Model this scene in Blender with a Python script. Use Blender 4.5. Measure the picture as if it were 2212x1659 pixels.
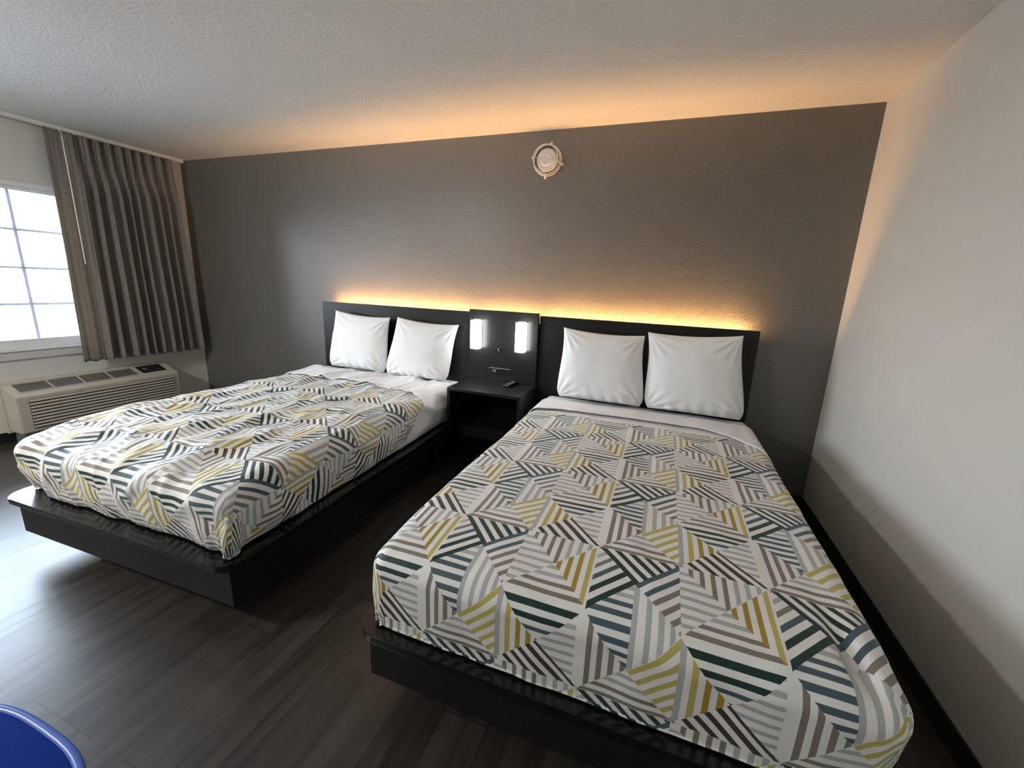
import bpy, bmesh, math, random
from mathutils import Vector, Matrix, noise
random.seed(7)
for o in list(bpy.data.objects): bpy.data.objects.remove(o)
C = bpy.context.scene
COL = C.collection

# ------------------------------------------------------------------ camera
IMG_W, IMG_H = 2212.0, 1659.0
F_PX = 852.5
yaw, pitch, roll = 0.32599, -0.21537, -0.04578
cam_d = bpy.data.cameras.new('camera'); cam = bpy.data.objects.new('camera', cam_d); COL.objects.link(cam)
cam_d.sensor_fit = 'HORIZONTAL'; cam_d.sensor_width = 36.0; cam_d.lens = F_PX / IMG_W * 36.0
cam_d.shift_x = -31.35 / IMG_W; cam_d.shift_y = -24.8 / IMG_W; cam_d.clip_start = 0.02
Rz = Matrix.Rotation(yaw, 3, 'Z'); Rx = Matrix.Rotation(pitch, 3, 'X'); Ry = Matrix.Rotation(roll, 3, 'Y')
R = Rz @ Rx @ Ry
right, fwd, up = R.col[0], R.col[1], R.col[2]
m = Matrix.Identity(4)
for i in range(3):
    m[i][0] = right[i]; m[i][1] = up[i]; m[i][2] = -fwd[i]
m.translation = (4.7255, -2.8982, 1.3776)
cam.matrix_world = m
C.camera = cam

# ------------------------------------------------------------------ world, exposure
SKY_STRENGTH = 20.0
w = bpy.data.worlds.new('sky'); C.world = w; w.use_nodes = True
nt = w.node_tree; nt.nodes.clear()
wo = nt.nodes.new('ShaderNodeOutputWorld'); bg = nt.nodes.new('ShaderNodeBackground')
tc = nt.nodes.new('ShaderNodeTexCoord'); sp = nt.nodes.new('ShaderNodeSeparateXYZ'); cr = nt.nodes.new('ShaderNodeValToRGB')
nt.links.new(tc.outputs['Generated'], sp.inputs[0]); nt.links.new(sp.outputs['Z'], cr.inputs[0])
cr.color_ramp.elements[0].position = 0.0; cr.color_ramp.elements[0].color = (0.92, 0.955, 1.0, 1)
cr.color_ramp.elements[1].position = 0.7; cr.color_ramp.elements[1].color = (0.66, 0.80, 1.0, 1)
nt.links.new(cr.outputs[0], bg.inputs[0]); bg.inputs[1].default_value = SKY_STRENGTH
nt.links.new(bg.outputs[0], wo.inputs[0])
C.view_settings.view_transform = 'Standard'; C.view_settings.look = 'None'
C.view_settings.exposure = 0.46; C.view_settings.gamma = 1.0; C.view_settings.use_curve_mapping = False

FILL_STRENGTH = 190.0  # emission of the added ceiling fill that lifts the window side
def sky_portal(loc, sy, sz):
    l = bpy.data.lights.new('window_portal', 'AREA'); l.shape = 'RECTANGLE'; l.size = sz; l.size_y = sy
    l.cycles.is_portal = True
    o = bpy.data.objects.new('window_portal', l); COL.objects.link(o)
    o.location = loc; o.rotation_euler = (0, -math.pi / 2, 0)
    return o

# ------------------------------------------------------------------ helpers
def srgb(r, g, b):
    def f(c):
        c /= 255.0
        return c / 12.92 if c <= 0.04045 else ((c + 0.055) / 1.055) ** 2.4
    return (f(r), f(g), f(b), 1.0)

def mat(name, color, rough=0.5, spec=0.5, metal=0.0, bump=None, emit=None, coat=0.0):
    m = bpy.data.materials.new(name); m.use_nodes = True
    b = m.node_tree.nodes['Principled BSDF']
    b.inputs['Base Color'].default_value = color if len(color) == 4 else (*color, 1)
    b.inputs['Roughness'].default_value = rough
    b.inputs['Specular IOR Level'].default_value = spec
    b.inputs['Metallic'].default_value = metal
    if coat: b.inputs['Coat Weight'].default_value = coat; b.inputs['Coat Roughness'].default_value = 0.1
    if emit:
        b.inputs['Emission Color'].default_value = (*emit[0], 1); b.inputs['Emission Strength'].default_value = emit[1]
    if bump:
        N = m.node_tree.nodes; L = m.node_tree.links
        tc = N.new('ShaderNodeTexCoord'); n = N.new('ShaderNodeTexNoise'); bp = N.new('ShaderNodeBump')
        mp = N.new('ShaderNodeMapping'); mp.inputs['Scale'].default_value = bump.get('stretch', (1, 1, 1))
        L.new(tc.outputs['Object'], mp.inputs[0]); L.new(mp.outputs[0], n.inputs['Vector'])
        n.inputs['Scale'].default_value = bump['scale']; n.inputs['Detail'].default_value = bump.get('detail', 3)
        n.inputs['Roughness'].default_value = bump.get('nr', 0.5)
        src = n.outputs['Fac']
        if 'ramp' in bump:
            r = N.new('ShaderNodeValToRGB'); r.color_ramp.elements[0].position = bump['ramp'][0]; r.color_ramp.elements[1].position = bump['ramp'][1]
            L.new(src, r.inputs[0]); src = r.outputs[0]
        L.new(src, bp.inputs['Height']); bp.inputs['Strength'].default_value = bump.get('strength', 0.3)
        bp.inputs['Distance'].default_value = bump.get('dist', 0.002)
        L.new(bp.outputs[0], b.inputs['Normal'])
    return m

def tag(o, label=None, cat=None, group=None, kind=None):
    if label: o['label'] = label
    if cat: o['category'] = cat
    if group: o['group'] = group
    if kind: o['kind'] = kind
    return o

def thing(name, loc, label, cat, group=None, rotz=0.0):
    o = bpy.data.objects.new(name, None); COL.objects.link(o)
    o.empty_display_size = 0.05
    o.location = loc; o.rotation_euler = (0, 0, rotz)
    return tag(o, label, cat, group)

def obj(name, bm, material, parent=None, smooth=False, auto=None):
    me = bpy.data.meshes.new(name); bmesh.ops.recalc_face_normals(bm, faces=bm.faces[:]); bm.to_mesh(me); bm.free()
    for mm in (material if isinstance(material, (list, tuple)) else [material]): me.materials.append(mm)
    if smooth:
        for p in me.polygons: p.use_smooth = True
        if auto is not None: me.set_sharp_from_angle(angle=math.radians(auto))
    o = bpy.data.objects.new(name, me); COL.objects.link(o)
    if parent: o.parent = parent
    return o

def box(bm, x0, x1, y0, y1, z0, z1, bevel=0.0, seg=2, mi=0):
    vs = [bm.verts.new((x, y, z)) for x in (x0, x1) for y in (y0, y1) for z in (z0, z1)]
    idx = [(0, 1, 3, 2), (4, 6, 7, 5), (0, 4, 5, 1), (2, 3, 7, 6), (0, 2, 6, 4), (1, 5, 7, 3)]
    fs = [bm.faces.new([vs[i] for i in f]) for f in idx]
    for f in fs: f.material_index = mi
    if bevel:
        es = list({e for f in fs for e in f.edges})
        bmesh.ops.bevel(bm, geom=es, offset=bevel, segments=seg, profile=0.5, affect='EDGES')
    return vs

def mesh_box(*a, **k):
    bm = bmesh.new(); box(bm, *a, **k); return bm

def prism(bm, prof, axis, a, b, mi=0):
    """extrude a closed 2D profile along axis between a and b"""
    def P(p, t):
        if axis == 'y': return (p[0], t, p[1])
        if axis == 'x': return (t, p[0], p[1])
        return (p[0], p[1], t)
    v0 = [bm.verts.new(P(p, a)) for p in prof]; v1 = [bm.verts.new(P(p, b)) for p in prof]
    n = len(prof)
    fs = [bm.faces.new(v0), bm.faces.new(list(reversed(v1)))]
    for i in range(n): fs.append(bm.faces.new((v0[i], v0[(i + 1) % n], v1[(i + 1) % n], v1[i])))
    for f in fs: f.material_index = mi
    return fs

def cyl(bm, c, axis, r, h, seg=32, r2=None, caps=True):
    """solid of revolution segment: centre of base c, along axis vector"""
    ax = Vector(axis).normalized(); q = ax.to_track_quat('Z', 'Y').to_matrix().to_4x4(); q.translation = Vector(c) + ax * h / 2
    return bmesh.ops.create_cone(bm, cap_ends=caps, segments=seg, radius1=r, radius2=r if r2 is None else r2, depth=h, matrix=q)

def torus(bm, c, normal, R_, r, a0=0, a1=2 * math.pi, seg=64, s2=10):
    q = Vector(normal).normalized().to_track_quat('Z', 'Y').to_matrix(); rings = []
    full = abs((a1 - a0) - 2 * math.pi) < 1e-6
    n = seg if full else seg + 1
    for i in range(n):
        a = a0 + (a1 - a0) * i / seg; rings.append([bm.verts.new(Vector(c) + q @ Vector(((R_ + r * math.cos(t)) * math.cos(a), (R_ + r * math.cos(t)) * math.sin(a), r * math.sin(t)))) for t in [2 * math.pi * j / s2 for j in range(s2)]])
    for i in range(n if full else n - 1):
        A, B = rings[i], rings[(i + 1) % n]
        for j in range(s2): bm.faces.new((A[j], A[(j + 1) % s2], B[(j + 1) % s2], B[j]))
    if not full: bm.faces.new(rings[0]); bm.faces.new(list(reversed(rings[-1])))

def tube(bm, pts, r, seg=10):
    rings = []
    for i, p in enumerate(pts):
        p = Vector(p); d = (Vector(pts[min(i + 1, len(pts) - 1)]) - Vector(pts[max(i - 1, 0)])).normalized()
        q = d.to_track_quat('Z', 'Y').to_matrix()
        rings.append([bm.verts.new(p + q @ Vector((r * math.cos(2 * math.pi * j / seg), r * math.sin(2 * math.pi * j / seg), 0))) for j in range(seg)])
    for a, b in zip(rings, rings[1:]):
        for j in range(seg): bm.faces.new((a[j], a[(j + 1) % seg], b[(j + 1) % seg], b[j]))
    bm.faces.new(rings[0]); bm.faces.new(list(reversed(rings[-1])))

# ------------------------------------------------------------------ materials
def ramp_const(N, stops):
    r = N.new('ShaderNodeValToRGB'); cr = r.color_ramp; cr.interpolation = 'CONSTANT'
    while len(cr.elements) > 1: cr.elements.remove(cr.elements[-1])
    cr.elements[0].position = 0; cr.elements[0].color = stops[0][1]
    for p, c in stops[1:]:
        e = cr.elements.new(min(max(p, 0), 1)); e.color = c
    return r

def pattern_material():
    m = bpy.data.materials.new('geometric_print_cotton'); m.use_nodes = True
    N = m.node_tree.nodes; L = m.node_tree.links; b = N['Principled BSDF']
    def put(s, v):
        if isinstance(v, (int, float)): s.default_value = v
        else: L.new(v, s)
    def M(op, a, b_=None, c=None):
        n = N.new('ShaderNodeMath'); n.operation = op; put(n.inputs[0], a)
        if b_ is not None: put(n.inputs[1], b_)
        if c is not None: put(n.inputs[2], c)
        return n.outputs[0]
    uv = N.new('ShaderNodeUVMap'); uv.uv_map = 'UVMap'; s = N.new('ShaderNodeSeparateXYZ'); L.new(uv.outputs[0], s.inputs[0])
    a = M('FRACT', s.outputs[0]); v = M('FRACT', s.outputs[1])
    apb = M('ADD', a, v); amb = M('SUBTRACT', a, v)
    W = srgb(236, 235, 231); lg = srgb(177, 180, 180); bg_ = srgb(130, 122, 112); dk = srgb(60, 50, 45)
    gr = srgb(16, 50, 45); sl = srgb(68, 90, 101); go = srgb(166, 138, 42); ly = srgb(192, 178, 100)
    def stripes(coord, lo, hi, bands):
        """bands in coord units"""
        pos = M('DIVIDE', M('SUBTRACT', coord, lo), hi - lo)
        st = [(0, W)]
        for x0, x1, col in sorted(bands, key=lambda q: q[0]):
            p0, p1 = (x0 - lo) / (hi - lo), (x1 - lo) / (hi - lo)
            if p0 <= 0: st[0] = (0, col)
            else: st.append((p0, col))
            if p1 < 1: st.append((p1, W))
        r = ramp_const(N, st); L.new(pos, r.inputs[0]); return r.outputs[0]
    def gt(x, y): return M('GREATER_THAN', x, y)
    def sel(mask, yes, no):
        n = N.new('ShaderNodeMix'); n.data_type = 'RGBA'; L.new(mask, n.inputs[0]); L.new(no, n.inputs[6]); L.new(yes, n.inputs[7]); return n.outputs[2]
    k = 0.0625
    Ra = stripes(a, 0, .25, [(0, .031, lg), (.0625, .094, ly), (.127, .158, go), (.19, .222, go)])
    Rb = stripes(apb, 0, .5, [(0, .025, dk), (.092, .138, dk), (.19, .236, dk), (.285, .332, dk), (.382, .43, dk), (.472, .5, dk)])
    RcS = stripes(v, 0, .5, [(j * k + .018, j * k + .044, lg) for j in range(8)])
    Wc = N.new('ShaderNodeRGB'); Wc.outputs[0].default_value = W
    Rc = sel(gt(a, .47), Wc.outputs[0], RcS)
    Rd = stripes(v, .25, .5, [(.25, .262, sl), (.3125, .342, sl), (.378, .41, gr), (.44, .473, gr)])
    # lower half-square, distances d = 1 - v
    H1 = stripes(v, .5, 1, [(1 - j * k - .0125, 1 - j * k + .0125, lg) for j in range(1, 8)])
    H2 = stripes(v, .5, 1, [(1 - (j + .5) * k - .0155, 1 - (j + .5) * k + .0155, lg if j < 6 else bg_) for j in range(2, 8)])
    V1 = stripes(a, 0, .5, [(j * k + .003 - .0145, j * k + .003 + .0145, bg_ if j < 5 else lg) for j in range(1, 8)])
    V2 = stripes(a, 0, .5, [((j + .5) * k - .0155, (j + .5) * k + .0155, go if j < 7 else ly) for j in range(3, 8)])
    R7 = stripes(apb, 1.5, 2, [(1.5 + j * .0925, 1.5 + j * .0925 + .046, gr) for j in range(6)])
    bma = M('SUBTRACT', v, a)
    R8 = stripes(bma, 0, .5, [(0, .048, gr), (.1, .15, gr), (.2, .245, sl), (.295, .335, bg_), (.385, .42, lg), (.47, .5, lg)])
    R4 = stripes(amb, 0, .5, [(0, .044, sl), (.1, .145, sl), (.195, .24, bg_), (.29, .335, bg_), (.385, .43, bg_), (.472, .492, bg_)])
    R3 = stripes(a, .75, 1, [(.75, .78, lg), (.8225, .853, lg), (.887, .918, lg), (.948, .974, lg)])
    R2 = stripes(v, .25, .75, [(.25 + (j + .45) * k - .0155, .25 + (j + .45) * k + .0155, sl if j < 6 else lg) for j in range(8)])
    R1 = stripes(a, .5, .75, [(.533, .563, bg_), (.594, .624, bg_), (.656, .686, bg_), (.718, .748, bg_)])
    R5 = stripes(amb, .5, 1, [(.503 + j * .0915, .503 + j * .0915 + .043, ly) for j in range(6)])
    R6 = stripes(v, 0, .25, [(.003, .03, bg_), (.064, .092, bg_), (.128, .156, lg), (.19, .218, lg)])
    L0 = sel(gt(apb, .5), sel(gt(v, a), Rd, Rc), sel(gt(v, a), Ra, Rb))
    up_ = gt(bma, .5)
    L1 = sel(gt(apb, 1), sel(up_, V1, V2), sel(up_, H1, H2))
    left = sel(gt(v, .5), L1, L0)
    lowR = sel(gt(amb, .5), sel(gt(apb, 1), R5, R6), sel(gt(a, .75), R3, sel(gt(apb, 1), R2, R1)))
    RR = sel(gt(v, a), sel(gt(apb, 1.5), R7, R8), sel(gt(apb, 1.5), R4, lowR))
    col = sel(gt(a, .5), RR, left)
    L.new(col, b.inputs['Base Color'])
    b.inputs['Roughness'].default_value = .62; b.inputs['Specular IOR Level'].default_value = .35
    b.inputs['Sheen Weight'].default_value = .15
    n = N.new('ShaderNodeTexNoise'); n.inputs['Scale'].default_value = 30; n.inputs['Detail'].default_value = 4
    t = N.new('ShaderNodeTexCoord'); L.new(t.outputs['Object'], n.inputs['Vector'])
    bp = N.new('ShaderNodeBump'); bp.inputs['Strength'].default_value = .25; bp.inputs['Distance'].default_value = .004
    L.new(n.outputs['Fac'], bp.inputs['Height']); L.new(bp.outputs[0], b.inputs['Normal'])
    return m

def cloth(name, color, rough=.85, strength=.3, scale=14):
    m = mat(name, color, rough, .3, bump=dict(scale=scale, detail=5, strength=strength, dist=.006, nr=.55))
    m.node_tree.nodes['Principled BSDF'].inputs['Sheen Weight'].default_value = .1
    return m

def wood_black(name='black_woodgrain_laminate', stretch=(1.5, 1.5, 60), rough=.33, base=(.0065, .006, .0058), hi=(.017, .016, .0145), spec=.35):
    m = bpy.data.materials.new(name); m.use_nodes = True
    N = m.node_tree.nodes; L = m.node_tree.links; b = N['Principled BSDF']
    t = N.new('ShaderNodeTexCoord'); mp = N.new('ShaderNodeMapping'); mp.inputs['Scale'].default_value = stretch
    n = N.new('ShaderNodeTexNoise'); n.inputs['Scale'].default_value = 2.2; n.inputs['Detail'].default_value = 8; n.inputs['Roughness'].default_value = .65
    r = N.new('ShaderNodeValToRGB'); r.color_ramp.elements[0].position = .35; r.color_ramp.elements[0].color = (*base, 1)
    r.color_ramp.elements[1].position = .7; r.color_ramp.elements[1].color = (*hi, 1)
    L.new(t.outputs['Object'], mp.inputs[0]); L.new(mp.outputs[0], n.inputs['Vector']); L.new(n.outputs['Fac'], r.inputs[0]); L.new(r.outputs[0], b.inputs['Base Color'])
    bp = N.new('ShaderNodeBump'); bp.inputs['Strength'].default_value = .15; bp.inputs['Distance'].default_value = .001
    L.new(n.outputs['Fac'], bp.inputs['Height']); L.new(bp.outputs[0], b.inputs['Normal'])
    b.inputs['Roughness'].default_value = rough; b.inputs['Specular IOR Level'].default_value = spec
    return m

def floor_material():
    m = bpy.data.materials.new('grey_oak_vinyl_planks'); m.use_nodes = True
    N = m.node_tree.nodes; L = m.node_tree.links; b = N['Principled BSDF']
    t = N.new('ShaderNodeTexCoord')
    rot = N.new('ShaderNodeMapping'); rot.inputs['Rotation'].default_value = (0, 0, math.pi / 2)
    L.new(t.outputs['Object'], rot.inputs[0])
    br = N.new('ShaderNodeTexBrick'); br.offset = .37; br.offset_frequency = 3
    br.inputs['Color1'].default_value = (0, 0, 0, 1); br.inputs['Color2'].default_value = (1, 1, 1, 1); br.inputs['Mortar'].default_value = (.5, .5, .5, 1)
    br.inputs['Scale'].default_value = 1; br.inputs['Brick Width'].default_value = 1.22; br.inputs['Row Height'].default_value = .155
    br.inputs['Mortar Size'].default_value = .0012; br.inputs['Bias'].default_value = 0
    L.new(rot.outputs[0], br.inputs['Vector'])
    # per-plank shift of the grain
    g = N.new('ShaderNodeMapping'); g.inputs['Scale'].default_value = (14, 1.1, 1)
    L.new(t.outputs['Object'], g.inputs[0])
    ad = N.new('ShaderNodeVectorMath'); ad.operation = 'MULTIPLY_ADD'; ad.inputs[1].default_value = (9, 17, 5)
    L.new(br.outputs['Color'], ad.inputs[0]); L.new(g.outputs[0], ad.inputs[2])
    n = N.new('ShaderNodeTexNoise'); n.inputs['Scale'].default_value = 1.6; n.inputs['Detail'].default_value = 9; n.inputs['Roughness'].default_value = .6; n.inputs['Distortion'].default_value = .6
    L.new(ad.outputs[0], n.inputs['Vector'])
    r = N.new('ShaderNodeValToRGB'); e = r.color_ramp.elements
    e[0].position = .28; e[0].color = (.021, .0175, .014, 1); e[1].position = .75; e[1].color = (.066, .060, .052, 1)
    L.new(n.outputs['Fac'], r.inputs[0])
    mx = N.new('ShaderNodeMix'); mx.data_type = 'RGBA'; mx.blend_type = 'MULTIPLY'; mx.inputs[0].default_value = 1
    r2 = N.new('ShaderNodeValToRGB'); r2.color_ramp.elements[0].color = (.74, .71, .68, 1); r2.color_ramp.elements[1].color = (1.0, .98, .96, 1)
    L.new(br.outputs['Color'], r2.inputs[0]); L.new(r.outputs[0], mx.inputs[6]); L.new(r2.outputs[0], mx.inputs[7])
    mo = N.new('ShaderNodeMix'); mo.data_type = 'RGBA'; L.new(br.outputs['Fac'], mo.inputs[0]); L.new(mx.outputs[2], mo.inputs[6]); mo.inputs[7].default_value = (.012, .010, .008, 1)
    L.new(mo.outputs[2], b.inputs['Base Color'])
    rr = N.new('ShaderNodeMapRange'); rr.inputs['To Min'].default_value = .24; rr.inputs['To Max'].default_value = .42
    L.new(n.outputs['Fac'], rr.inputs['Value']); L.new(rr.outputs[0], b.inputs['Roughness'])
    bp = N.new('ShaderNodeBump'); bp.inputs['Strength'].default_value = .35; bp.inputs['Distance'].default_value = .0015
    sb = N.new('ShaderNodeMath'); sb.operation = 'SUBTRACT'; L.new(n.outputs['Fac'], sb.inputs[0]); L.new(br.outputs['Fac'], sb.inputs[1])
    L.new(sb.outputs[0], bp.inputs['Height']); L.new(bp.outputs[0], b.inputs['Normal'])
    b.inputs['Specular IOR Level'].default_value = .5
    return m

def glass_material():
    m = bpy.data.materials.new('window_glass'); m.use_nodes = True
    N = m.node_tree.nodes; L = m.node_tree.links; N.clear()
    o = N.new('ShaderNodeOutputMaterial'); tr = N.new('ShaderNodeBsdfTransparent'); gl = N.new('ShaderNodeBsdfGlossy'); gl.inputs['Roughness'].default_value = .02
    f = N.new('ShaderNodeFresnel'); f.inputs['IOR'].default_value = 1.45; mx = N.new('ShaderNodeMixShader')
    tr.inputs[0].default_value = (.95, .98, 1, 1)
    L.new(f.outputs[0], mx.inputs[0]); L.new(tr.outputs[0], mx.inputs[1]); L.new(gl.outputs[0], mx.inputs[2]); L.new(mx.outputs[0], o.inputs[0])
    return m

def curtain_material():
    m = bpy.data.materials.new('taupe_blackout_fabric'); m.use_nodes = True
    N = m.node_tree.nodes; L = m.node_tree.links; b = N['Principled BSDF']; o = N['Material Output']
    t = N.new('ShaderNodeTexCoord'); mp = N.new('ShaderNodeMapping'); mp.inputs['Scale'].default_value = (60, 60, 6)
    n = N.new('ShaderNodeTexNoise'); n.inputs['Scale'].default_value = 5; n.inputs['Detail'].default_value = 6
    r = N.new('ShaderNodeValToRGB'); r.color_ramp.elements[0].position = .3; r.color_ramp.elements[0].color = (.20, .178, .158, 1)
    r.color_ramp.elements[1].position = .7; r.color_ramp.elements[1].color = (.31, .28, .25, 1)
    L.new(t.outputs['Object'], mp.inputs[0]); L.new(mp.outputs[0], n.inputs['Vector']); L.new(n.outputs['Fac'], r.inputs[0]); L.new(r.outputs[0], b.inputs['Base Color'])
    b.inputs['Roughness'].default_value = .8; b.inputs['Specular IOR Level'].default_value = .3; b.inputs['Sheen Weight'].default_value = .3
    tl = N.new('ShaderNodeBsdfTranslucent'); tl.inputs[0].default_value = (.30, .25, .16, 1)
    mx = N.new('ShaderNodeMixShader'); mx.inputs[0].default_value = .25
    L.new(b.outputs[0], mx.inputs[1]); L.new(tl.outputs[0], mx.inputs[2]); L.new(mx.outputs[0], o.inputs[0])
    return m

PAT = pattern_material()
M_SHEET = cloth('white_cotton_sheet', (.82, .82, .82))
M_PILLOW = cloth('white_pillowcase', (.85, .85, .845), strength=.25, scale=9)
M_MATT = cloth('white_mattress_ticking', (.7, .7, .7))
M_WOOD = wood_black()
M_WOODX = wood_black('black_laminate_smooth', (3, 3, 3), .20, (.004, .004, .0038), (.007, .0065, .006), .5)
M_SKIRT = wood_black('black_laminate_skirt', (2, 2, 30), .5, (.006, .0055, .005), (.012, .011, .010))
M_ACCENT = mat('taupe_grey_wall_paint', (.122, .116, .103), .34, .9, bump=dict(scale=120, detail=2, strength=.5, dist=.0022, ramp=(.42, .62)))
M_WALL = mat('warm_white_wall_paint', (.62, .61, .57), .55, .4, bump=dict(scale=150, detail=2, strength=.22, dist=.0015))
M_CEIL = mat('textured_ceiling_paint', (.80, .79, .755), .65, .4, bump=dict(scale=55, detail=4, strength=.45, dist=.004, ramp=(.4, .6)))
M_BASE = mat('black_vinyl_baseboard', (.012, .011, .010), .4)
M_VINYL = mat('white_window_vinyl', (.72, .74, .76), .35)
M_SILL = mat('off_white_sill_paint', (.58, .56, .56), .5)
M_MUNT = mat('window_grid_vinyl', (.72, .68, .76), .4)
M_AC = mat('beige_plastic', (.46, .42, .355), .42)
M_LOUVRE_SHADE = mat('louvre_gap_shade', (.03, .03, .028), .5)  # dark tone painted for the shade between the louvres
M_ACG = mat('taupe_grille_slat', (.17, .16, .14), .45)
M_BLACKP = mat('black_plastic', (.012, .012, .013), .3)
M_GREYP = mat('grey_rubber_button', (.18, .18, .19), .5)
M_WHITEP = mat('white_plastic', (.75, .74, .72), .35)
M_CHROME = mat('polished_chrome', (.8, .8, .8), .12, metal=1)
M_STEEL = mat('dark_steel_frame', (.10, .10, .10), .3, metal=1)
M_BLUE = mat('royal_blue_vinyl', srgb(10, 42, 128), .8, .05)
M_BLUER = mat('blue_piping', srgb(70, 105, 190), .3)
M_SCONCE = mat('lit_acrylic_diffuser', (.9, .9, .9), .4, emit=((.93, .97, 1.0), 16))
M_LED = mat('warm_led_strip', (.9, .8, .6), .4, emit=((1.0, .50, .17), 160))
M_CONC = mat('pale_concrete_paving', (.22, .22, .22), .9, bump=dict(scale=8, strength=.2))
M_GLASS = glass_material(); M_CURT = curtain_material(); M_FLOOR = floor_material()
M_DEPTH_SHADE = mat('depth_shade_black', (.004, .004, .004), .9, .1)  # near-black standing in for shade in the air grille and nightstand

# ------------------------------------------------------------------ room shell
W, H, D = 5.736, 2.44, -4.3
WY0, WY1, WZ0, WZ1 = -2.50, -.80, .72, 1.985      # window opening
T = .14
def struct(name, bm, m, parent=None):
    o = obj(name, bm, m, parent)
    if parent is None: o['kind'] = 'structure'
    return o
bm = mesh_box(-T, W + T, D - T, T, -.12, 0); struct('floor', bm, M_FLOOR)
bm = mesh_box(-T, W + T, D - T, T, H, H + .12); struct('ceiling', bm, M_CEIL)
bm = mesh_box(-T, W + T, 0, T, 0, H); struct('wall_back', bm, M_ACCENT)
bm = mesh_box(W, W + T, D, 0, 0, H); struct('wall_right', bm, M_WALL)
bm = mesh_box(-T, W + T, D - T, D, 0, H); struct('wall_front', bm, M_WALL)
bm = bmesh.new()
box(bm, -T, 0, D, WY0, 0, H); box(bm, -T, 0, WY1, 0, 0, H); box(bm, -T, 0, WY0, WY1, 0, WZ0); box(bm, -T, 0, WY0, WY1, WZ1, H)
struct('wall_left', bm, M_WALL)
BH = .085
struct('baseboard_right', mesh_box(W - .008, W, D, -.008, 0, BH, bevel=.002), M_BASE)
struct('baseboard_back', mesh_box(0, W, -.008, 0, 0, BH, bevel=.002), M_BASE)
struct('baseboard_left', mesh_box(0, .008, D, -.008, 0, BH, bevel=.002), M_BASE)
struct('baseboard_front', mesh_box(0, W, D, D + .008, 0, BH, bevel=.002), M_BASE)

# window_1: frame with sash, panes, grid, sill and apron
bm = bmesh.new()
fx0, fx1 = -.115, -.008
f = .045
box(bm, fx0, fx1, WY0, WY0 + f, WZ0, WZ1, .003); box(bm, fx0, fx1, WY1 - f, WY1, WZ0, WZ1, .003)
box(bm, fx0, fx1, WY0 + f, WY1 - f, WZ1 - f, WZ1, .003); box(bm, fx0, fx1, WY0 + f, WY1 - f, WZ0, WZ0 + f, .003)
win = obj('window_1', bm, M_VINYL); win['kind'] = 'structure'
def sash(y0, y1, x0, x1):
    bm = bmesh.new(); s = .026
    box(bm, x0, x1, y0, y0 + s, WZ0 + f, WZ1 - f, .002); box(bm, x0, x1, y1 - s, y1, WZ0 + f, WZ1 - f, .002)
    box(bm, x0, x1, y0 + s, y1 - s, WZ1 - f - s, WZ1 - f, .002); box(bm, x0, x1, y0 + s, y1 - s, WZ0 + f, WZ0 + f + s, .002)
    sa = obj('sash', bm, M_VINYL, win)
    xm = (x0 + x1) / 2
    obj('glass_pane', mesh_box(xm - .002, xm + .002, y0 + s, y1 - s, WZ0 + f + s, WZ1 - f - s), M_GLASS, sa)
    bm = bmesh.new()
    for zz in (1.064, 1.343, 1.628): box(bm, xm - .008, xm - .003, y0 + s, y1 - s, zz - .010, zz + .010)
    yy = -1.185
    ys = [yy + .28 * i for i in range(-4, 4) if y0 + s + .03 < yy + .28 * i < y1 - s - .03]
    for q in ys: box(bm, xm - .0085, xm - .0025, q - .010, q + .010, WZ0 + f + s, WZ1 - f - s)
    obj('window_grid', bm, M_MUNT, sa)
sash(WY0 + f, -1.55, -.085, -.055); sash(-1.58, WY1 - f, -.045, -.018)
obj('window_sill', mesh_box(-.02, .022, WY0 - .03, WY1 + .03, WZ0 - .018, WZ0 - .002, bevel=.003), M_VINYL, win)
obj('apron', mesh_box(-.001, .014, WY0 - .03, WY1 + .03, WZ0 - .082, WZ0 - .020, bevel=.004), M_SILL, win)
sky_portal((-.13, (WY0 + WY1) / 2, (WZ0 + WZ1) / 2), WY1 - WY0, WZ1 - WZ0)
# outside paving seen through the window
tag(struct('ground', mesh_box(-40, -T - .01, -30, 30, -.5, -.3), M_CONC))

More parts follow.
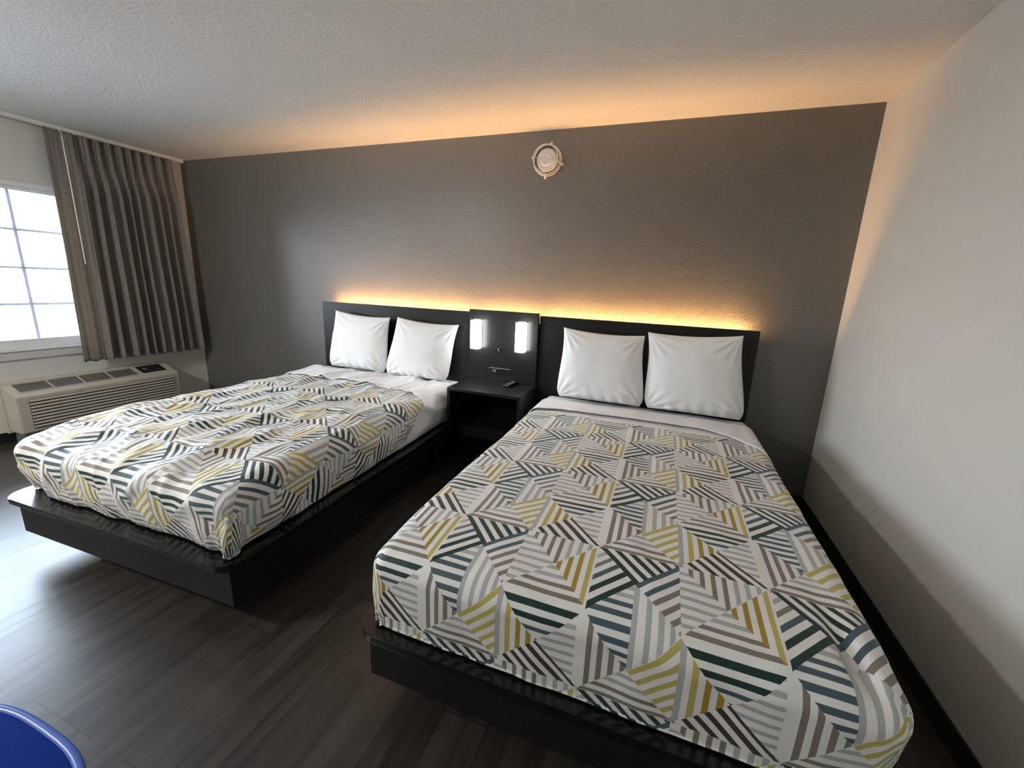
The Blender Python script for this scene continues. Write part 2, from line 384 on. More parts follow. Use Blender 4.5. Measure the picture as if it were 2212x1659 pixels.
# ------------------------------------------------------------------ curtain, track, wand
tr = thing('curtain_track', (.07, -1.2, 2.43), 'white ceiling-mounted curtain track along the window wall', 'curtain track')
obj('rail', mesh_box(-.016, .016, -1.5, 1.18, -.022, .009, bevel=.003), M_WHITEP, tr)
bm = bmesh.new()
for i in range(14): obj('glide_carrier', mesh_box(-.006, .006, .22 + i * .062, .232 + i * .062, -.0265, -.020), M_WHITEP, tr)
def curtain():
    bm = bmesh.new(); nu, nv = 420, 60; grid = []
    y0t, y1t, y0b, y1b = -.98, -.135, -1.005, -.085
    z_t, z_b = 2.401, .575
    rnd = random.Random(3)
    knots = [0, .14, .20, .27, .33, .41, .47, .56, .62, .70, .76, .83, .88, .95, 1.0]
    for j in range(nv + 1):
        tv = j / nv; z = z_t + (z_b - z_t) * tv; row = []
        for i in range(nu + 1):
            s = i / nu
            y = (y0t + (y1t - y0t) * s) * (1 - tv) + (y0b + (y1b - y0b) * s) * tv
            k = max(q for q in range(len(knots) - 1) if knots[q] <= s or q == 0); k = min(k, len(knots) - 2)
            lt = (s - knots[k]) / (knots[k + 1] - knots[k])
            # header pinch pleats high up, deep rolling folds further down
            body = min(1, max(0, (tv - .06) / .16))
            nfold = 11.5
            ph = s * nfold * 2 * math.pi + .9 * math.sin(s * 9 + 1.3) + .25 * math.sin(tv * 3 + s * 20)
            flat = min(1, max(.08, (s - .12) / .12))
            fold = .030 * math.sin(ph) + .011 * math.sin(2.3 * ph + 1) * (.4 + .6 * tv)
            head = .016 * math.cos(ph * 1.0) ** 3 + .006 * math.sin(ph * 3)
            x = .10 + flat * (1.35 * fold * body * (.8 + .35 * tv) + 1.3 * head * (1 - body))
            x += .008 * noise.noise(Vector((s * 6, tv * 3, 2)))
            y += .006 * math.cos(ph) * body * flat
            zz = z + (.004 * math.sin(ph * 2) if j == 0 else 0) + (-.006 * math.cos(ph) if j == nv else 0)
            row.append(bm.verts.new((x, y, zz)))
        grid.append(row)
    for j in range(nv):
        for i in range(nu): bm.faces.new((grid[j][i], grid[j][i + 1], grid[j + 1][i + 1], grid[j + 1][i]))
    o = obj('curtain', bm, M_CURT, smooth=True)
    s = o.modifiers.new('s', 'SOLIDIFY'); s.thickness = .0025; s.offset = 0
    return tag(o, 'dark taupe pleated curtain drawn to the right side of the window', 'curtain')
curtain()
wd = thing('curtain_wand', (.155, -.905, 2.37), 'thin white pull wand hanging in front of the taupe curtain', 'curtain wand')
bm = bmesh.new(); tube(bm, [(0, 0, -.02), (0, 0, -.98)], .0045); obj('rod', bm, M_WHITEP, wd, True, 40)
bm = bmesh.new(); tube(bm, [(-.03, 0, .02), (-.012, 0, .022), (0, 0, .012), (0, 0, -.02)], .003); obj('hook', bm, M_WHITEP, wd, True)

# ------------------------------------------------------------------ wall heating and cooling unit
def ac_unit():
    t = thing('air_conditioner', (0, 0, 0), 'beige wall heating and cooling unit below the window behind the left bed', 'air conditioner')
    y0, y1 = -1.47, -.415
    xf = .25; zt0, zt1 = .478, .402
    prof = [(0, .10), (xf - .02, .10), (xf, .115), (xf, zt1 - .012), (xf - .012, zt1), (.03, zt0 - .002), (.018, zt0 + .004), (0, zt0 + .004)]
    bm = bmesh.new(); prism(bm, prof, 'y', y0, y1)
    bmesh.ops.bevel(bm, geom=[e for e in bm.edges if abs(e.verts[0].co.y - e.verts[1].co.y) < 1e-6], offset=.006, segments=2, affect='EDGES')
    obj('housing', bm, M_AC, t)
    obj('wall_sleeve', mesh_box(0, .06, y0 - .012, y1 + .012, .085, .47, bevel=.004), M_AC, t)
    # front louvres
    bm = bmesh.new()
    for i in range(9):
        z = .348 - i * .0255
        prism(bm, [(xf - .001, z), (xf + .0005, z + .015), (xf + .006, z + .013), (xf + .009, z + .001)], 'y', y0 + .06, y1 - .04)
    obj('front_louvre', bm, M_AC, t)
    obj('louvre_shade', mesh_box(xf - .002, xf + .0008, y0 + .058, y1 - .038, .135, .366), M_LOUVRE_SHADE, t)  # thin dark slab in place of the shade behind the louvres
    # sloped top: local frame
    dx, dz = xf - .012 - .03, zt1 - (zt0 - .002); ln = math.hypot(dx, dz); ux, uz = dx / ln, dz / ln; nx, nz = -uz, ux
    def S(u_, h): return (.03 + ux * u_ + nx * h, zt0 - .002 + uz * u_ + nz * h)
    gy = [(-1.41, -1.215), (-1.205, -1.02), (-1.01, -.855), (-.845, -.70)]
    u0, u1 = .05, .175
    ga, gb = -1.425, -.70
    bm = bmesh.new()
    edges = [ga + .005 + i * (gb - ga - .0) / 4 for i in range(5)]
    prism(bm, [S(u0, .0006), S(u1, .0006), S(u1, .0014), S(u0, .0014)], 'y', ga, gb); obj('grille_shade', bm, M_DEPTH_SHADE, t)  # dark sheet laid on the housing for the shade under the slats
    bm = bmesh.new()
    for k in range(9):
        u_ = u0 + .006 + k * (u1 - u0 - .004) / 9.6
        prism(bm, [S(u_, .0015), S(u_ + .0065, .0015), S(u_ + .0065, .0045), S(u_, .0045)], 'y', ga + .004, gb - .004)
    obj('grille_slat', bm, M_ACG, t)
    bm = bmesh.new()
    for i in range(1, 4):
        yc = ga + i * (gb - ga) / 4; prism(bm, [S(u0 - .004, .0012), S(u1 + .004, .0012), S(u1 + .004, .0065), S(u0 - .004, .0065)], 'y', yc - .005, yc + .005)
    for a_, b_ in ((ga - .01, ga), (gb, gb + .01)): prism(bm, [S(u0 - .01, -.001), S(u1 + .01, -.001), S(u1 + .01, .006), S(u0 - .01, .006)], 'y', a_, b_)
    prism(bm, [S(u0 - .01, -.001), S(u0, -.001), S(u0, .006), S(u0 - .01, .006)], 'y', ga, gb)
    prism(bm, [S(u1, -.001), S(u1 + .01, -.001), S(u1 + .01, .006), S(u1, .006)], 'y', ga, gb)
    obj('grille_frame', bm, M_AC, t)
    bm = bmesh.new(); prism(bm, [S(.035, -.001), S(.165, -.001), S(.165, .003), S(.035, .003)], 'y', -.66, -.475); cp = obj('control_panel', bm, M_BLACKP, t)
    bm = bmesh.new()
    for i in range(5): prism(bm, [S(.125, .003), S(.135, .003), S(.135, .0045), S(.125, .0045)], 'y', -.635 + i * .03, -.623 + i * .03)
    obj('control_button', bm, M_GREYP, cp)
    bm = bmesh.new(); prism(bm, [S(.08, .003), S(.105, .003), S(.105, .0038), S(.08, .0038)], 'y', -.63, -.60); obj('display', bm, M_GREYP, cp)
    bm = bmesh.new(); box(bm, .02, .20, y0 + .03, y0 + .07, 0, .10); obj('support_foot', bm, M_ACG, t)
    obj('support_foot', mesh_box(.02, .20, y1 - .07, y1 - .03, 0, .10), M_ACG, t)
ac_unit()

# ------------------------------------------------------------------ headboards, centre panel, nightstand
XL, C0, C1, XR = 1.818, 3.307, 3.866, 5.302
HY = -.105
def headboard(name, x0, x1, top, label):
    t = thing(name, ((x0 + x1) / 2, 0, 0), label, 'headboard')
    w2 = (x1 - x0) / 2
    obj('panel', mesh_box(-w2, w2, HY, HY + .022, .28, top, bevel=.0015), M_WOOD, t)
    bm = bmesh.new()
    box(bm, -w2 + .10, -w2 + .14, HY + .022, -.002, .4, top - .14)
    obj('mounting_rail', bm, M_WOODX, t)
    obj('mounting_rail', mesh_box(w2 - .14, w2 - .10, HY + .022, -.002, .4, top - .14), M_WOODX, t)
    return t
headboard('headboard', XL, C0 - .001, 1.164, 'black woodgrain headboard panel behind the left bed')
headboard('headboard', C1 + .001, XR, 1.168, 'black woodgrain headboard panel behind the right bed')
def tilted_strip(w2, t):
    bm = bmesh.new(); prism(bm, [(-.008, .0085), (.006, .0005), (.0055, 0.0001), (-.008, .0001)], 'x', -w2, w2); obj('light_strip', bm, M_LED, t)
def led(x0, x1, z, label):
    t = thing('led_strip', ((x0 + x1) / 2, -.070, z), label, 'strip light', 'warm strip lights behind the headboards')
    w2 = (x1 - x0) / 2
    obj('channel', mesh_box(-w2, w2, -.011, .008, -.012, 0), M_WHITEP, t)
    tilted_strip(w2, t)
led(1.90, 3.28, 1.122, 'glowing warm strip light behind the left headboard')
led(3.88, 5.25, 1.126, 'glowing warm strip light behind the right headboard')
t = thing('led_strip', ((C0 + C1) / 2, -.070, 1.125), 'glowing warm strip light behind the panel with the two wall lamps', 'strip light', 'warm strip lights behind the headboards')
obj('channel', mesh_box(-.27, .27, -.011, .008, -.012, 0), M_WHITEP, t); tilted_strip(.25, t)

PY = -.14
cpn = thing('wall_panel', ((C0 + C1) / 2, 0, 0), 'raised black panel carrying two lamps between the headboards', 'panel')
obj('board', mesh_box(-.2795, .2795, PY, PY + .036, .30, 1.186, bevel=.0015), M_WOOD, cpn)
obj('backing', mesh_box(-.262, -.24, PY + .03, -.002, .34, 1.08), M_WOODX, cpn)
obj('backing', mesh_box(.24, .262, PY + .03, -.002, .34, 1.08), M_WOODX, cpn)

def sconce(x, zc, label):
    t = thing('wall_lamp', (x, PY, zc), label, 'wall lamp', 'lit wall lamps on the black panel')
    w2, h2, d = .037, .110, .085
    obj('back_plate', mesh_box(-.018, .018, -.024, 0, -h2 + .03, h2 - .03, bevel=.003), M_STEEL, t)
    obj('bracket', mesh_box(-.030, w2, -.030, -.022, h2 - .002, h2 + .006, bevel=.002), M_STEEL, t)
    # diffuser with chamfered outer corners
    bm = bmesh.new(); prism(bm, [(-w2, -.022), (-w2, -d + .018), (-w2 + .014, -d), (w2 - .010, -d), (w2, -d + .014), (w2, -.022)], 'z', -h2 + .002, h2 - .002)
    bmesh.ops.bevel(bm, geom=bm.edges[:], offset=.004, segments=2, affect='EDGES')
    obj('diffuser', bm, M_SCONCE, t)
    bm = bmesh.new(); r = .0018
    e1 = (w2 - .010 + .001, -d - .001); e2 = (w2 + .0012, -.014)
    tube(bm, [(e1[0], e1[1], -h2), (e1[0], e1[1], h2)], r, 6)
    for z in (h2, -h2):
        tube(bm, [(-w2, -.014, z), (-w2, -d + .018, z), (-w2 + .014, -d - .001, z), (e1[0], e1[1], z), (w2 + .001, -d + .014, z), (e2[0], e2[1], z)], r, 6)
        tube(bm, [(-w2 + .014, -d, z), (-w2 + .014, -.014, z)], r, 6)
    obj('wire_frame', bm, M_STEEL, t, True, 50)
    bm = bmesh.new(); cyl(bm, (.012, -.05, -h2 - .010), (0, 0, 1), .005, .012, 12); obj('finial', bm, M_CHROME, t)
sconce(3.388, 1.003, 'lit white box wall lamp, left one on the black panel')
sconce(3.752, 1.009, 'lit white box wall lamp, right one on the black panel')

sw = thing('reading_switch', (3.566, PY, .892), 'tiny round black knob with its reflection modelled as a crescent chrome rim between the lamps', 'switch')
bm = bmesh.new(); cyl(bm, (0, 0, 0), (0, -1, 0), .016, .005, 32); obj('collar', bm, M_BLACKP, sw, True, 40)
bm = bmesh.new(); tube(bm, [(.0105 * math.cos(math.radians(a)), -.006, .0105 * math.sin(math.radians(a))) for a in range(125, 300, 12)], .0026, 8); obj('glint', bm, M_CHROME, sw, True)  # partial chrome arc shaped like the crescent reflection on the knob
bm = bmesh.new(); cyl(bm, (0, -.004, 0), (0, -1, 0), .009, .007, 24, .008); obj('button', bm, M_BLACKP, sw, True, 40)

po = thing('power_outlet', (3.575, PY, .728), 'flush black power outlet strip above the nightstand', 'power outlet')
obj('trim_plate', mesh_box(-.098, .098, -.004, 0, -.024, .024, bevel=.0015), M_BLACKP, po)
obj('trim_lip', mesh_box(-.086, .086, -.010, -.004, .017, .022, bevel=.001), M_GREYP, po)
obj('socket_face', mesh_box(-.086, .086, -.0065, -.004, -.018, .016, bevel=.001), mat('black_gloss_plastic', (.01, .01, .01), .12), po)
bm = bmesh.new()
for x in (-.052, -.036): box(bm, x - .0025, x + .0025, -.0078, -.0065, -.009, .008)
obj('blade_slot', bm, mat('pale_metal_contact', (.8, .78, .72), .25, emit=None), po)
bm = bmesh.new(); cyl(bm, (-.012, -.0065, .006), (0, -1, 0), .003, .001, 12); obj('indicator', bm, M_GREYP, po)

NZ, NB, NY = .641, .350, -.472
ns = thing('nightstand', ((C0 + C1) / 2, (PY + NY) / 2, NB), 'black open-front wall-hung nightstand between the two beds', 'nightstand')
hw, hd, nh = .2815, (PY - NY) / 2, NZ - NB
th = .022
obj('top', mesh_box(-hw, hw, -hd, hd, nh - th, nh, bevel=.0015), M_WOOD, ns)
obj('bottom_panel', mesh_box(-hw + th, hw - th, -hd, hd, 0, th), M_WOOD, ns)
obj('side_panel', mesh_box(-hw, -hw + th, -hd, hd, 0, nh - th), M_WOOD, ns)
obj('side_panel', mesh_box(hw - th, hw, -hd, hd, 0, nh - th), M_WOOD, ns)
obj('back_panel', mesh_box(-hw + th, hw - th, hd - .012, hd, th, nh - th), M_DEPTH_SHADE, ns)  # coloured near-black for the shade inside the open box

rc = thing('remote_control', (3.695, -.205, NZ), 'black television remote control lying on the nightstand', 'remote control', rotz=math.radians(-6))
obj('case', mesh_box(-.024, .024, -.078, .078, 0.0005, .020, bevel=.004), M_BLACKP, rc)
bm = bmesh.new(); box(bm, -.011, .011, .018, .028, .020, .0225, bevel=.0008)
for r_ in range(4):
    for c_ in range(3): box(bm, -.0165 + c_ * .012, -.0085 + c_ * .012, -.055 + r_ * .014, -.048 + r_ * .014, .020, .0225, bevel=.0006)
for c_ in range(3): box(bm, -.016 + c_ * .012, -.009 + c_ * .012, .045, .050, .020, .0222)
obj('button', bm, M_GREYP, rc)

# ------------------------------------------------------------------ smoke alarm with guard on the back wall
def smoke_alarm():
    cx, cz = 3.832, 2.245
    t = thing('smoke_alarm', (cx, 0, cz), 'round white smoke alarm inside a wire guard high on the grey wall', 'smoke alarm')
    bm = bmesh.new(); cyl(bm, (0, 0, 0), (0, -1, 0), .075, .016, 64); cyl(bm, (0, -.016, 0), (0, -1, 0), .073, .022, 64, .066)
    cyl(bm, (0, -.038, 0), (0, -1, 0), .045, .008, 48, .040)
    obj('alarm_body', bm, M_WHITEP, t, True, 35)
    bm = bmesh.new()
    torus(bm, (0, -.006, 0), (0, -1, 0), .100, .0045); torus(bm, (0, -.060, 0), (0, -1, 0), .088, .0035)
    torus(bm, (0, -.032, 0), (0, -1, 0), .096, .003)
    for a in (75, 99, 165, 189, 252, 264, 345, 9):
        q = math.radians(a); c, s = math.cos(q), math.sin(q)
        tube(bm, [(.100 * c, -.006, .100 * s), (.096 * c, -.032, .096 * s), (.088 * c, -.060, .088 * s)], .0028, 8)
    q = math.radians(172); c, s = math.cos(q), math.sin(q); tube(bm, [(.088 * c, -.060, .088 * s), (-.088 * c, -.060, -.088 * s)], .002, 8)
    obj('wire_guard', bm, mat('clear_white_wire', (.7, .68, .64), .3), t, True)
    for a in (168, 264, 345, 78):
        q = math.radians(a); c, s = math.cos(q), math.sin(q); bm = bmesh.new()
        cyl(bm, (.112 * c, 0, .112 * s), (0, -1, 0), .0095, .006, 24); cyl(bm, (.112 * c, -.006, .112 * s), (0, -1, 0), .004, .003, 16)
        obj('mounting_tab', bm, M_WHITEP, t, True, 40)
smoke_alarm()

# ------------------------------------------------------------------ beds
def rounded_rect(x0, x1, y0, y1, r, corners=(1, 1, 1, 1), n=8):
    """corners: (x0y0, x1y0, x1y1, x0y1)"""
    pts = []
    for (cx, cy, a0, on, px, py) in ((x0 + r, y0 + r, 180, corners[0], x0, y0), (x1 - r, y0 + r, 270, corners[1], x1, y0), (x1 - r, y1 - r, 0, corners[2], x1, y1), (x0 + r, y1 - r, 90, corners[3], x0, y1)):
        if on:
            for i in range(n + 1):
                a = math.radians(a0 + 90 * i / n); pts.append((cx + r * math.cos(a), cy + r * math.sin(a)))
        else: pts.append((px, py))
    return pts

def platform(cx, rot, w, L_, label):
    t = thing('bed_platform', (cx, 0, 0), label, 'bed platform', rotz=rot)
    h = w / 2; zt = .320; ov = .037
    bm = bmesh.new(); prism(bm, rounded_rect(-h, h, -L_, -.150, .075, (1, 1, 0, 0)), 'z', zt - .026, zt)
    bmesh.ops.bevel(bm, geom=[e for e in bm.edges if abs(e.verts[0].co.z - e.verts[1].co.z) < 1e-6], offset=.0035, segments=2, affect='EDGES')
    obj('deck', bm, M_WOODX, t, True, 40)
    a, b_ = h - ov, L_ - ov
    obj('footboard_skirt', mesh_box(-a, a, -b_, -b_ + .022, .125, zt - .026, bevel=.0015), M_SKIRT, t)
    obj('side_skirt', mesh_box(-a, -a + .022, -b_ + .022, -.152, .125, zt - .026), M_SKIRT, t)
    obj('side_skirt', mesh_box(a - .022, a, -b_ + .022, -.152, .125, zt - .026), M_SKIRT, t)
    obj('pedestal', mesh_box(-a + .09, a - .09, -b_ + .22, -.14, 0, zt - .026), M_BASE, t)
    return t

PITCH = .4645
def cloth_box(name, t0, t1, hw, ytop, yfoot, zt, zb, rad, off, mat_, parent_tf, uvo, edge0=None, edge1=None, seed=0, amp=1.0, nx=170, ny=190, corner_out=.03, thick=.006, wr=1.0, rcs=(.08, .08), tk=.008, crown_h=.006, slump=.028, ctk=(0, 0), dent=0, pitch=PITCH):
    """a cloth lying over a mattress top (half width hw, foot at yfoot) and hanging down its sides.
    s = across, t = distance along from head (t grows towards the foot)."""
    drop = (zt - zb); arc = rad * (math.pi / 2)
    smax = hw - rad + arc + drop - rad
    tfoot = (ytop - yfoot) - rad + arc + drop - rad
    if t1 is None: t1 = tfoot
    bm = bmesh.new(); uvl = bm.loops.layers.uv.new('UVMap'); G = []
    def along(e, fl):
        """excess e beyond inner rect -> (horizontal, down)"""
        if e <= fl: return max(0, e), 0
        e -= fl
        if e < arc: a = e / rad; return fl + rad * math.sin(a), rad * (1 - math.cos(a))
        return fl + rad, rad + (e - arc)
    def pos(s, t):
        rc = rcs[1] if s > 0 else rcs[0]; fl = rc - rad; full = fl + arc + drop - rad
        ex = max(0, abs(s) - (hw - rc)); ey = max(0, t - ((ytop - yfoot) - rc)); sg = 1 if s > 0 else -1
        ix = max(-(hw - rc), min(hw - rc, s)); iy = ytop - min(t, (ytop - yfoot) - rc)
        if ex > 0 and ey > 0:
            d = math.hypot(ex, ey); lim = full
            dm = max(ex, ey); d2 = dm * (1 + .12 * (min(ex, ey) / dm)); d2 = min(d2, lim * 1.03)
            h, dn = along(d2, fl); ux, uy = ex / d, ey / d
            q = min(ex, ey) / dm
            bulge = corner_out * q * min(1, dn / drop)
            x = ix + sg * ux * (h + bulge); y = iy - uy * (h + bulge); z = zt - dn; nrm = Vector((sg * ux * min(1, dn / rad), -uy * min(1, dn / rad), max(.15, 1 - dn / rad)))
            fold = .007 * math.sin(math.atan2(uy, ux) * 14) * min(1, dn / drop) * q
            x += sg * ux * fold; y -= uy * fold
        else:
            h, dn = along(max(ex, ey), fl)
            x = ix + (sg * h if ex > 0 else 0); y = iy - (h if ey > 0 else 0); z = zt - dn
            a = min(1, max(0, max(ex, ey) - fl) / arc) * math.pi / 2
            nrm = Vector((sg * math.sin(a) if ex > 0 else 0, -math.sin(a) if ey > 0 else 0, math.cos(a)))
        side = min(1, (zt - z) / drop)
        # mattress crown + wrinkles
        crown = crown_h * max(0, 1 - (s / hw) ** 2) * max(0, 1 - side * 4)
        n1 = noise.fractal(Vector((s * 2.2 + seed, t * 2.2, seed)), 1.0, 2.0, 3)
        n2 = noise.fractal(Vector((s * 7 + seed, t * 3.2 + 3, seed + 2)), .9, 2.0, 4)
        ridge = 1 - abs(noise.noise(Vector((s * 3.1 + seed * 2, t * 1.4, 9 + seed)))) * 5
        ridge = max(0, ridge) ** 2
        foot_z = min(1, max(0, (t - .9) / .8)) * (1 - .6 * min(1, max(0, (s + hw) / (2 * hw))))
        lf = noise.noise(Vector((s * 9 + seed, t * 1.6, 4 + seed)))
        wv = (.006 * n1 + .0035 * n2 * wr + .004 * ridge * wr + .005 * wr * wr * max(0, .22 - abs(noise.noise(Vector((s * 5 + t * 1.5 + seed, t * 2.2 - s, 7 + seed))))) / .22 * (.4 if wr < 1 else 1) + .018 * lf * foot_z * max(0, wr - .6) * (1 - .75 * side)) * amp * (1 - .4 * side)
        hang = side * (1 - .7 * side) * (.006 * math.sin((s if ey > ex else t) * 21 + seed) + .004 * math.sin((s if ey > ex else t) * 47 + 2))
        tuck = -tk * max(0, (side - .5) / .5) ** 1.5 if side > .5 else 0
        if ctk[0 if s < 0 else 1] > 0: tuck -= ctk[0 if s < 0 else 1] * min(1, side * 1.1) ** 1.3 * math.exp(-(math.hypot(max(0, hw - abs(s)), max(0, (ytop - yfoot) - t)) / .13) ** 2)
        nn = nrm.normalized(); z -= slump * min(1, max(0, (t - (ytop - yfoot) + .38) / .38)) ** 2 * (1 - side * .8)
        if dent and s > 0:
            z -= dent * math.exp(-((s - .585 - .12 * (t - 1.78)) / .022) ** 2) * math.exp(-((t - 1.80) / .11) ** 2)
        p = Vector((x, y, z)) + nn * (wv + hang * amp + crown + off + tuck)
        if side > .97: p.z = max(p.z, zb + .004 + .006 * abs(n2))
        p.z = max(p.z, zb + .003)
        return p
    for j in range(ny + 1):
        row = []
        for i in range(nx + 1):
            s = -smax + 2 * smax * i / nx
            a0 = t0 + (edge0(s) if edge0 else 0); a1 = t1 + (edge1(s) if edge1 else 0)
            t = a0 + (a1 - a0) * j / ny
            v = bm.verts.new(pos(s, t)); row.append((v, s, t))
        G.append(row)
    for j in range(ny):
        for i in range(nx):
            q = (G[j][i], G[j + 1][i], G[j + 1][i + 1], G[j][i + 1]); f = bm.faces.new([k[0] for k in q])
            for lp, k in zip(f.loops, q): lp[uvl].uv = ((k[1] - uvo[0]) / pitch, (-(k[2]) - uvo[1]) / pitch)
    o = obj(name, bm, mat_, smooth=True)
    s = o.modifiers.new('s', 'SOLIDIFY'); s.thickness = thick; s.offset = -1
    o.matrix_world = parent_tf
    return o

def bed(cx, rot, side, w_plat, L_, hw, mcx, foot, S_uv, fold_edge, seed, amp, corner_out, wr, rc, tk, zt, pitch):
    tf = Matrix.Translation((mcx, 0, 0)) @ Matrix.Rotation(rot, 4, 'Z')
    S_loc = tf.inverted() @ Vector((S_uv[0], S_uv[1], 0))
    kw = dict(rcs=rc, tk=tk, ctk=(.055, 0) if side == 'left' else (0, .035), dent=0 if side == 'left' else .024)
    platform(cx, rot, w_plat, L_, 'low black bed platform under the ' + side + ' bed')
    # mattress
    bm = bmesh.new(); prism(bm, rounded_rect(-hw + .05, hw - .05, foot + .06, -.155, .08), 'z', .322, zt - .03)
    bmesh.ops.bevel(bm, geom=[e for e in bm.edges if abs(e.verts[0].co.z - e.verts[1].co.z) < 1e-6], offset=.035, segments=4, affect='EDGES')
    mt = obj('mattress', bm, M_MATT, smooth=True, auto=50); mt.matrix_world = tf
    tag(mt, 'white mattress on the black platform, the ' + side + ' bed of the two', 'mattress')
    # sheet (under) at the head end
    ytop = -.132
    sh = cloth_box('flat_sheet', .0, .73, hw - .006, ytop, foot, zt - .011, .326, .05, 0, M_SHEET, tf, (0, 0), seed=seed, amp=amp, nx=140, ny=60, wr=wr, thick=.003, **kw)
    tag(sh, 'smooth white sheet under the pillows on the ' + side + ' bed', 'sheet')
    # bedspread
    bs = cloth_box('bedspread', .43, None, hw, ytop, foot, zt, .324, .062, 0, PAT, tf, (S_loc.x, S_loc.y - ytop), seed=seed, amp=amp, corner_out=corner_out, wr=wr, pitch=pitch, **kw)
    tag(bs, 'white bedspread printed with grey, green and gold stripes on the ' + side + ' bed', 'bedspread')
    # turned-down sheet band lying over the bedspread's head edge
    fb = cloth_box('turned_down_sheet', .14, .38, hw, ytop, foot, zt + .004, .330, .064, .006, M_SHEET, tf, (0, 0), edge1=fold_edge, seed=seed, amp=amp, nx=150, ny=50, wr=wr, thick=.005, **kw)
    tag(fb, 'folded-back white sheet band above the bedspread of the ' + side + ' bed', 'sheet')

def fold1(s):
    return .045 + .08 * max(0, (s) / .68) + .09 * max(0, (s - .5) / .18) ** 1.2
def fold2(s):
    return -.045 + .04 * math.cos(s * 4.4 + 2.4) * .3 + .25 * max(0, (s - .35) / .34) ** 1.8 + .05 * max(0, (-s - .5) / .2)
# left bed: rotated slightly; right bed: square to the wall
bed(2.556, .0323, 'left', 1.42, 2.095, .690, 2.537, -2.050, (2.888, -1.815), fold1, 3, 1.35, .045, 1.5, (.085, .065), .028, .596, .452)
bed(4.628, 0.0, 'right', 1.42, 2.095, .688, 4.637, -2.062, (4.385, -1.787), fold2, 11, .85, .0, .6, (.066, .08), .006, .590, .4645)

# ------------------------------------------------------------------ pillows
def pillow(name, TL, TR, BR, BL, yt, yb, thick, seed, label, sag=0.0):
    """corners given as (x, z) in the pillow's own upright plane; y goes from yb (bottom) to yt (top)"""
    bm = bmesh.new(); n = 56; rnd = random.Random(seed)
    def base(u, v):   # u 0..1 left-right, v 0..1 bottom-top
        x = (BL[0] * (1 - u) + BR[0] * u) * (1 - v) + (TL[0] * (1 - u) + TR[0] * u) * v
        z = (BL[1] * (1 - u) + BR[1] * u) * (1 - v) + (TL[1] * (1 - u) + TR[1] * u) * v
        y = yb * (1 - v) + yt * v
        p = .019
        z -= p * math.sin(math.pi * u) ** .8 * max(0, (v - .5) * 2) ** 3
        z += p * .2 * math.sin(math.pi * u) * max(0, (.5 - v) * 2) ** 3
        cxm = (BL[0] + BR[0] + TL[0] + TR[0]) / 4
        q = (.020 * math.sin(math.pi * v) * (1.7 * v - .5) + .022 * max(0, 1 - v / .14) ** 2) * abs(2 * u - 1) ** 3
        x += -q if x > cxm else q
        return Vector((x, y, z))
    front = []; back = []
    for j in range(n + 1):
        fr = []; bk = []
        for i in range(n + 1):
            u, v = i / n, j / n
            # cluster samples toward edges
            u = .5 - .5 * math.cos(math.pi * u); v = .5 - .5 * math.cos(math.pi * v)
            U, V = abs(2 * u - 1), abs(2 * v - 1)
            prof = max(0, (1 - U ** 2.6)) ** .55 * max(0, (1 - V ** 2.6)) ** .55
            prof *= (1 + .18 * (1 - v) - .12 * v)
            w_ = noise.fractal(Vector((u * 3 + seed, v * 3, seed)), 1, 2, 4) * .006
            # creases radiating from corners
            cre = 0
            for (cu, cv) in ((0, 0), (1, 0), (0, 1), (1, 1)):
                du, dv = u - cu, v - cv; rr = math.hypot(du, dv)
                if rr < .5:
                    a = math.atan2(abs(dv), abs(du)); cre += .0062 * math.sin(a * 17 + seed * 1.7 + cu * 2 + cv * 5) * math.exp(-((rr - .2) / .14) ** 2)
            bot = .0065 * math.sin(u * 46 + 4 * v + seed) * math.exp(-(v / .13) ** 2) * min(1, 1 - U ** 4)
            p = base(u, v)
            edge = (i in (0, n)) or (j in (0, n))
            dz = thick * .5 * prof + (w_ + cre + bot) * min(1, prof * 2.2)
            fv = bm.verts.new(p + Vector((0, -dz, 0))); fr.append(fv)
            bk.append(fv if edge else bm.verts.new(p + Vector((0, thick * .38 * prof + w_ * .5 * prof, 0))))
        front.append(fr); back.append(bk)
    for j in range(n):
        for i in range(n):
            bm.faces.new((front[j][i], front[j][i + 1], front[j + 1][i + 1], front[j + 1][i]))
            bm.faces.new((back[j][i], back[j + 1][i], back[j + 1][i + 1], back[j][i + 1]))
    o = obj(name, bm, M_PILLOW, smooth=True)
    return tag(o, label, 'pillow', 'white pillows standing against the headboards')
pillow('pillow', (2.035, 1.100), (2.600, 1.075), (2.560, .612), (1.965, .612), -.175, -.205, .17, 1, 'plump white pillow at the outer, window side of the left bed')
pillow('pillow', (2.675, 1.085), (3.238, 1.062), (3.150, .606), (2.570, .608), -.180, -.215, .19, 5, 'creased white pillow nearest the nightstand on the left bed')
pillow('pillow', (4.070, 1.107), (4.622, 1.092), (4.655, .612), (4.055, .612), -.180, -.210, .17, 9, 'white pillow nearest the nightstand on the right bed')
pillow('pillow', (4.638, 1.118), (5.200, 1.140), (5.270, .612), (4.668, .612), -.175, -.205, .18, 14, 'white pillow at the outer, blank-wall side of the right bed')

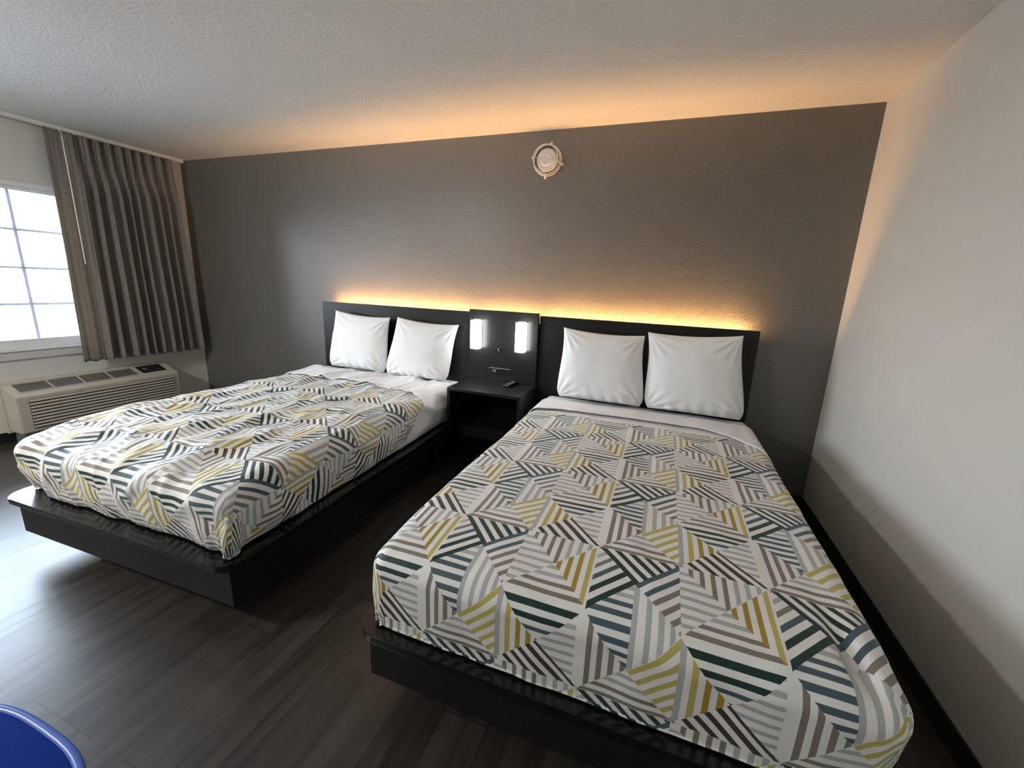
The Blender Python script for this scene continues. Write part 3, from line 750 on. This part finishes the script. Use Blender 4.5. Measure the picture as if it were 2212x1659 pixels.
# ------------------------------------------------------------------ blue chair, only its seat corner in view
def blue_chair():
    t = thing('chair', (3.62, -2.90, 0), 'royal blue chair with rounded piped seat at the lower left corner', 'chair')
    a, b_, n = .300, .293, 3.0
    def se(ang, k=1.0):
        c, s = math.cos(ang), math.sin(ang); return (k * a * math.copysign(abs(c) ** (2 / n), c), k * b_ * math.copysign(abs(s) ** (2 / n), s))
    bm = bmesh.new(); seg = 72; rings = []
    for k, z in ((.90, .375), (.985, .385), (1.0, .40), (1.0, .432), (.985, .444), (.95, .448), (.80, .452), (.4, .456)):
        rings.append([bm.verts.new((*se(2 * math.pi * i / seg, k), z)) for i in range(seg)])
    for r0, r1 in zip(rings, rings[1:]):
        for i in range(seg): bm.faces.new((r0[i], r0[(i + 1) % seg], r1[(i + 1) % seg], r1[i]))
    bm.faces.new(rings[0]); bm.faces.new(rings[-1])
    st = obj('seat', bm, M_BLUE, t, True)
    bm = bmesh.new(); rr = []
    for i in range(seg):
        x, y = se(2 * math.pi * i / seg, .985); nrm = Vector((x / a ** 2, y / b_ ** 2, 0)).normalized()
        rr.append([bm.verts.new(Vector((x, y, .442)) + nrm * (.009 * math.cos(q)) + Vector((0, 0, .009 * math.sin(q)))) for q in [2 * math.pi * j / 8 for j in range(8)]])
    for i in range(seg):
        for j in range(8): bm.faces.new((rr[i][j], rr[i][(j + 1) % 8], rr[(i + 1) % seg][(j + 1) % 8], rr[(i + 1) % seg][j]))
    obj('piping', bm, M_BLUER, st, True)
    bm = bmesh.new(); NB_ = 24; F = []; B = []
    for i in range(NB_ + 1):
        u_ = i / NB_ * 2 - 1; yy = -.27 - .05 * (1 - u_ * u_); F.append([]); B.append([])
        for j in range(9):
            v = j / 8; z = .50 + .36 * v - .05 * v * u_ ** 4; F[-1].append(bm.verts.new((u_ * .25, yy - .05 * v, z))); B[-1].append(bm.verts.new((u_ * .25, yy - .05 * v - .04, z)))
    for i in range(NB_):
        for j in range(8):
            bm.faces.new((F[i][j], F[i + 1][j], F[i + 1][j + 1], F[i][j + 1])); bm.faces.new((B[i][j], B[i][j + 1], B[i + 1][j + 1], B[i + 1][j]))
        bm.faces.new((F[i][0], B[i][0], B[i + 1][0], F[i + 1][0])); bm.faces.new((F[i][8], F[i + 1][8], B[i + 1][8], B[i][8]))
    for i in (0, NB_):
        for j in range(8): bm.faces.new((F[i][j], F[i][j + 1], B[i][j + 1], B[i][j]))
    obj('backrest', bm, M_BLUE, t, True, 40)
    for sx in (-1, 1):
        for sy in (-1, 1):
            bm = bmesh.new(); tube(bm, [(sx * .2, sy * .19, .38), (sx * .235, sy * .225, 0)], .013, 12); obj('leg', bm, M_STEEL, t, True, 40)
        bm = bmesh.new(); tube(bm, [(sx * .2, -.2, .38), (sx * .2, -.30, .52), (sx * .2, -.345, .70)], .011, 12); obj('back_support', bm, M_STEEL, t, True, 40)
blue_chair()

# ------------------------------------------------------------------ added fill light, a dome on the ceiling out of view
def fill_dome(x, y):
    t = thing('fill_light', (x, y, H), 'added dome fill light, out of view on the ceiling by the wall opposite the headboards', 'fill light')
    bm = bmesh.new(); cyl(bm, (0, 0, 0), (0, 0, -1), .17, .02, 48); obj('base', bm, M_WHITEP, t, True, 40)
    bm = bmesh.new(); rings = []
    for j in range(9):
        a = math.pi / 2 * j / 8; rings.append([bm.verts.new((.16 * math.cos(a) * math.cos(q), .16 * math.cos(a) * math.sin(q), -.02 - .08 * math.sin(a))) for q in [2 * math.pi * i / 40 for i in range(40)]] if j < 8 else [bm.verts.new((0, 0, -.10))])
    for a, b in zip(rings, rings[1:]):
        for i in range(40):
            bm.faces.new((a[i], a[(i + 1) % 40], b[(i + 1) % 40], b[i]) if len(b) > 1 else (a[i], a[(i + 1) % 40], b[0]))
    obj('diffuser', bm, mat('fill_glow', (.9, .9, .9), .4, emit=((1, .975, .95), FILL_STRENGTH)), t, True)
fill_dome(1.5, -3.6)
